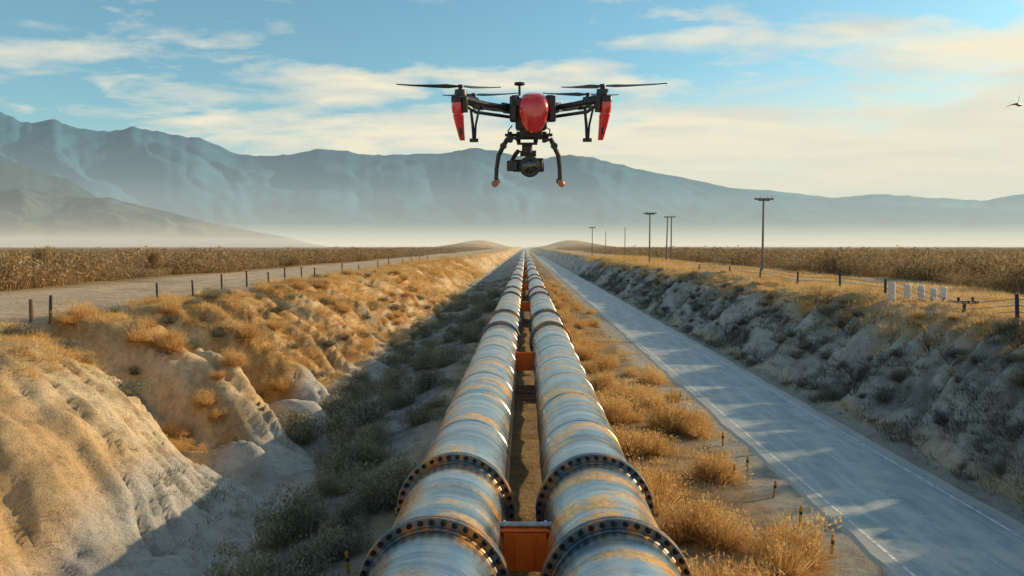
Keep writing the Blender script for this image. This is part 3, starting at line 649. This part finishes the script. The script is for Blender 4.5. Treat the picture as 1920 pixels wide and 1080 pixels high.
bm=bmesh.new(); c=P(993,313,0); cyl(bm,c+Vector((0,-.04,0)),c+Vector((0,-.085,0)),.052,.052,32); cyl(bm,c+Vector((0,-.085,0)),c+Vector((0,-.10,0)),.050,.048,32); bmo('lens_barrel',bm,M_blk,cam_)
bm=bmesh.new(); cyl(bm,c+Vector((0,-.099,0)),c+Vector((0,-.104,0)),.044,.042,32); bmo('lens_ring',bm,M_ring,cam_)
bm=bmesh.new(); sph(bm,c+Vector((0,-.100,0)),(.038,.014,.038),24,12); bmo('lens',bm,M_lens,cam_)
for pp in([P(1018,240,-.1),P(1030,248,-.12),P(1028,258,-.1),P(1015,262,-.06)],[P(960,240,-.1),P(952,250,-.12),P(962,262,-.08),P(978,272,-.04)]):
    bm=bmesh.new(); tube(bm,pp,.0028,6); bmo('cable',bm,M_blk,D)
# bird
bd=40.0; bx=(1890-985)/F*bd; bz=CAMZ+(462-205)/F*bd
e=empty('bird',(bx,bd,bz-.15),'small dark bird gliding with wings raised','bird'); e.scale=(1.5,1.5,1.5)
bm=bmesh.new(); prof=[(-.34,.004),(-.25,.02),(-.1,.05),(.03,.06),(.14,.035),(.2,.03),(.24,.008)]
pr=None
for x,r in prof:
    ring=[bm.verts.new((x*.8+r*math.cos(t)*.4,x*.5+r*math.cos(t)*.7,.15+r*math.sin(t))) for t in [i*math.pi/4 for i in range(8)]]
    if pr:
        for i in range(8): bm.faces.new((pr[i],pr[(i+1)%8],ring[(i+1)%8],ring[i]))
    pr=ring
bmo('body',bm,M_dk,e)
for s,tip in((-1,(-.42,.05,.06)),(1,(.10,.15,.50))):
    bm=bmesh.new(); a=Vector((.06,.10,.16)); b2=Vector((-.08,-.10,.16)); t=Vector(tip); m1=a.lerp(t,.5)+Vector((.03,.06,.05)); m2=b2.lerp(t,.5)+Vector((0,-.04,.04))
    for off in(0,.008):
        vs=[bm.verts.new(q+Vector((0,0,off))) for q in(a,m1,t,m2,b2)]; bm.faces.new(vs)
    bmo('wing',bm,M_dk,e)
# ------------------------------------------------------------ sky + sun
AZ=math.radians(66); EL=math.radians(20.5)
S=Vector((math.sin(AZ)*math.cos(EL),math.cos(AZ)*math.cos(EL),math.sin(EL)))
L=bpy.data.lights.new('sun','SUN'); L.energy=5.0; L.angle=math.radians(.55); L.color=(1,.75,.45)
lo=bpy.data.objects.new('sun',L); lo.rotation_euler=S.to_track_quat('Z','Y').to_euler(); COL.objects.link(lo)
w=bpy.data.worlds.new('World'); sc.world=w; w.use_nodes=True; nt=w.node_tree; bg=nt.nodes['Background']; bg.inputs[1].default_value=.145
sky=N(nt,'ShaderNodeTexSky',sky_type='NISHITA',sun_disc=False,sun_elevation=EL,sun_rotation=AZ,air_density=1.0,dust_density=1.0,ozone_density=2.5)
tint=mixc(nt,sky.outputs[0],(.74,1.10,1.02),1.0,'MULTIPLY')
tc=N(nt,'ShaderNodeTexCoord'); sp=N(nt,'ShaderNodeSeparateXYZ'); nt.links.new(tc.outputs['Generated'],sp.inputs[0])
def M(op,a,b_=None,c=None,clamp=False):
    n=N(nt,'ShaderNodeMath',operation=op,use_clamp=clamp)
    for i,v in enumerate((a,b_,c)):
        if v is None: continue
        if isinstance(v,(int,float)): n.inputs[i].default_value=v
        else: nt.links.new(v,n.inputs[i])
    return n.outputs[0]
zc=M('MAXIMUM',sp.outputs[2],0.0); dn=M('ADD',zc,.12); u=M('DIVIDE',sp.outputs[0],dn); v=M('DIVIDE',sp.outputs[1],dn)
cb=N(nt,'ShaderNodeCombineXYZ'); nt.links.new(u,cb.inputs[0]); nt.links.new(v,cb.inputs[1])
def WN(scale,sx,sy,off,det=9,rough=.58,dist=.3):
    m=N(nt,'ShaderNodeMapping',ins={'Scale':(sx,sy,1),'Location':off,'Rotation':(0,0,.12)}); nt.links.new(cb.outputs[0],m.inputs[0])
    n=N(nt,'ShaderNodeTexNoise',ins={'Scale':scale,'Detail':det,'Roughness':rough,'Distortion':dist}); nt.links.new(m.outputs[0],n.inputs['Vector']); return n.outputs[0]
big=WN(1.1,.8,1.3,(3.4,1.7,0),4,.5,.2); det=WN(2.8,1.0,1.2,(.3,5.2,0),9,.58,.3); shd=WN(2.2,.7,1.3,(7.3,2.2,0),5,.5,.3)
lowb=M('MULTIPLY',M('SUBTRACT',.235,zc,None,True),1.5)
cov=M('ADD',M('ADD',M('MULTIPLY',big,.72),M('MULTIPLY',det,.50)),M('ADD',lowb,M('MULTIPLY',sp.outputs[0],.07)))
cr=ramp(nt,[(.625,(0,0,0)),(.70,(.55,.55,.55)),(.80,(.97,.97,.97))],cov)
cc=ramp(nt,[(.38,(4.8,4.9,4.4)),(.56,(7.1,6.2,4.5))],shd)
skyc=mixc(nt,tint,cc.outputs[0],cr.outputs[0])
lb=N(nt,'ShaderNodeMapRange',interpolation_type='SMOOTHSTEP',ins={1:.20,2:.06,3:0.0,4:.75}); 
zr=M('SUBTRACT',zc,M('MULTIPLY',sp.outputs[0],.10)); nt.links.new(zr,lb.inputs[0])
nt.links.new(mixc(nt,skyc,(6.4,5.75,4.3),lb.outputs[0]),bg.inputs[0])
# ------------------------------------------------------------ camera
cd=bpy.data.cameras.new('camera'); cam=bpy.data.objects.new('camera',cd); COL.objects.link(cam); cam.location=(0,0,CAMZ)
cd.lens=28; cd.sensor_width=36; cd.clip_start=.05; cd.clip_end=80000
cam.rotation_euler=(math.radians(90-2.99),0,math.radians(.96)); sc.camera=cam
sc.view_settings.view_transform='Standard'; sc.view_settings.look='None'; sc.view_settings.exposure=0
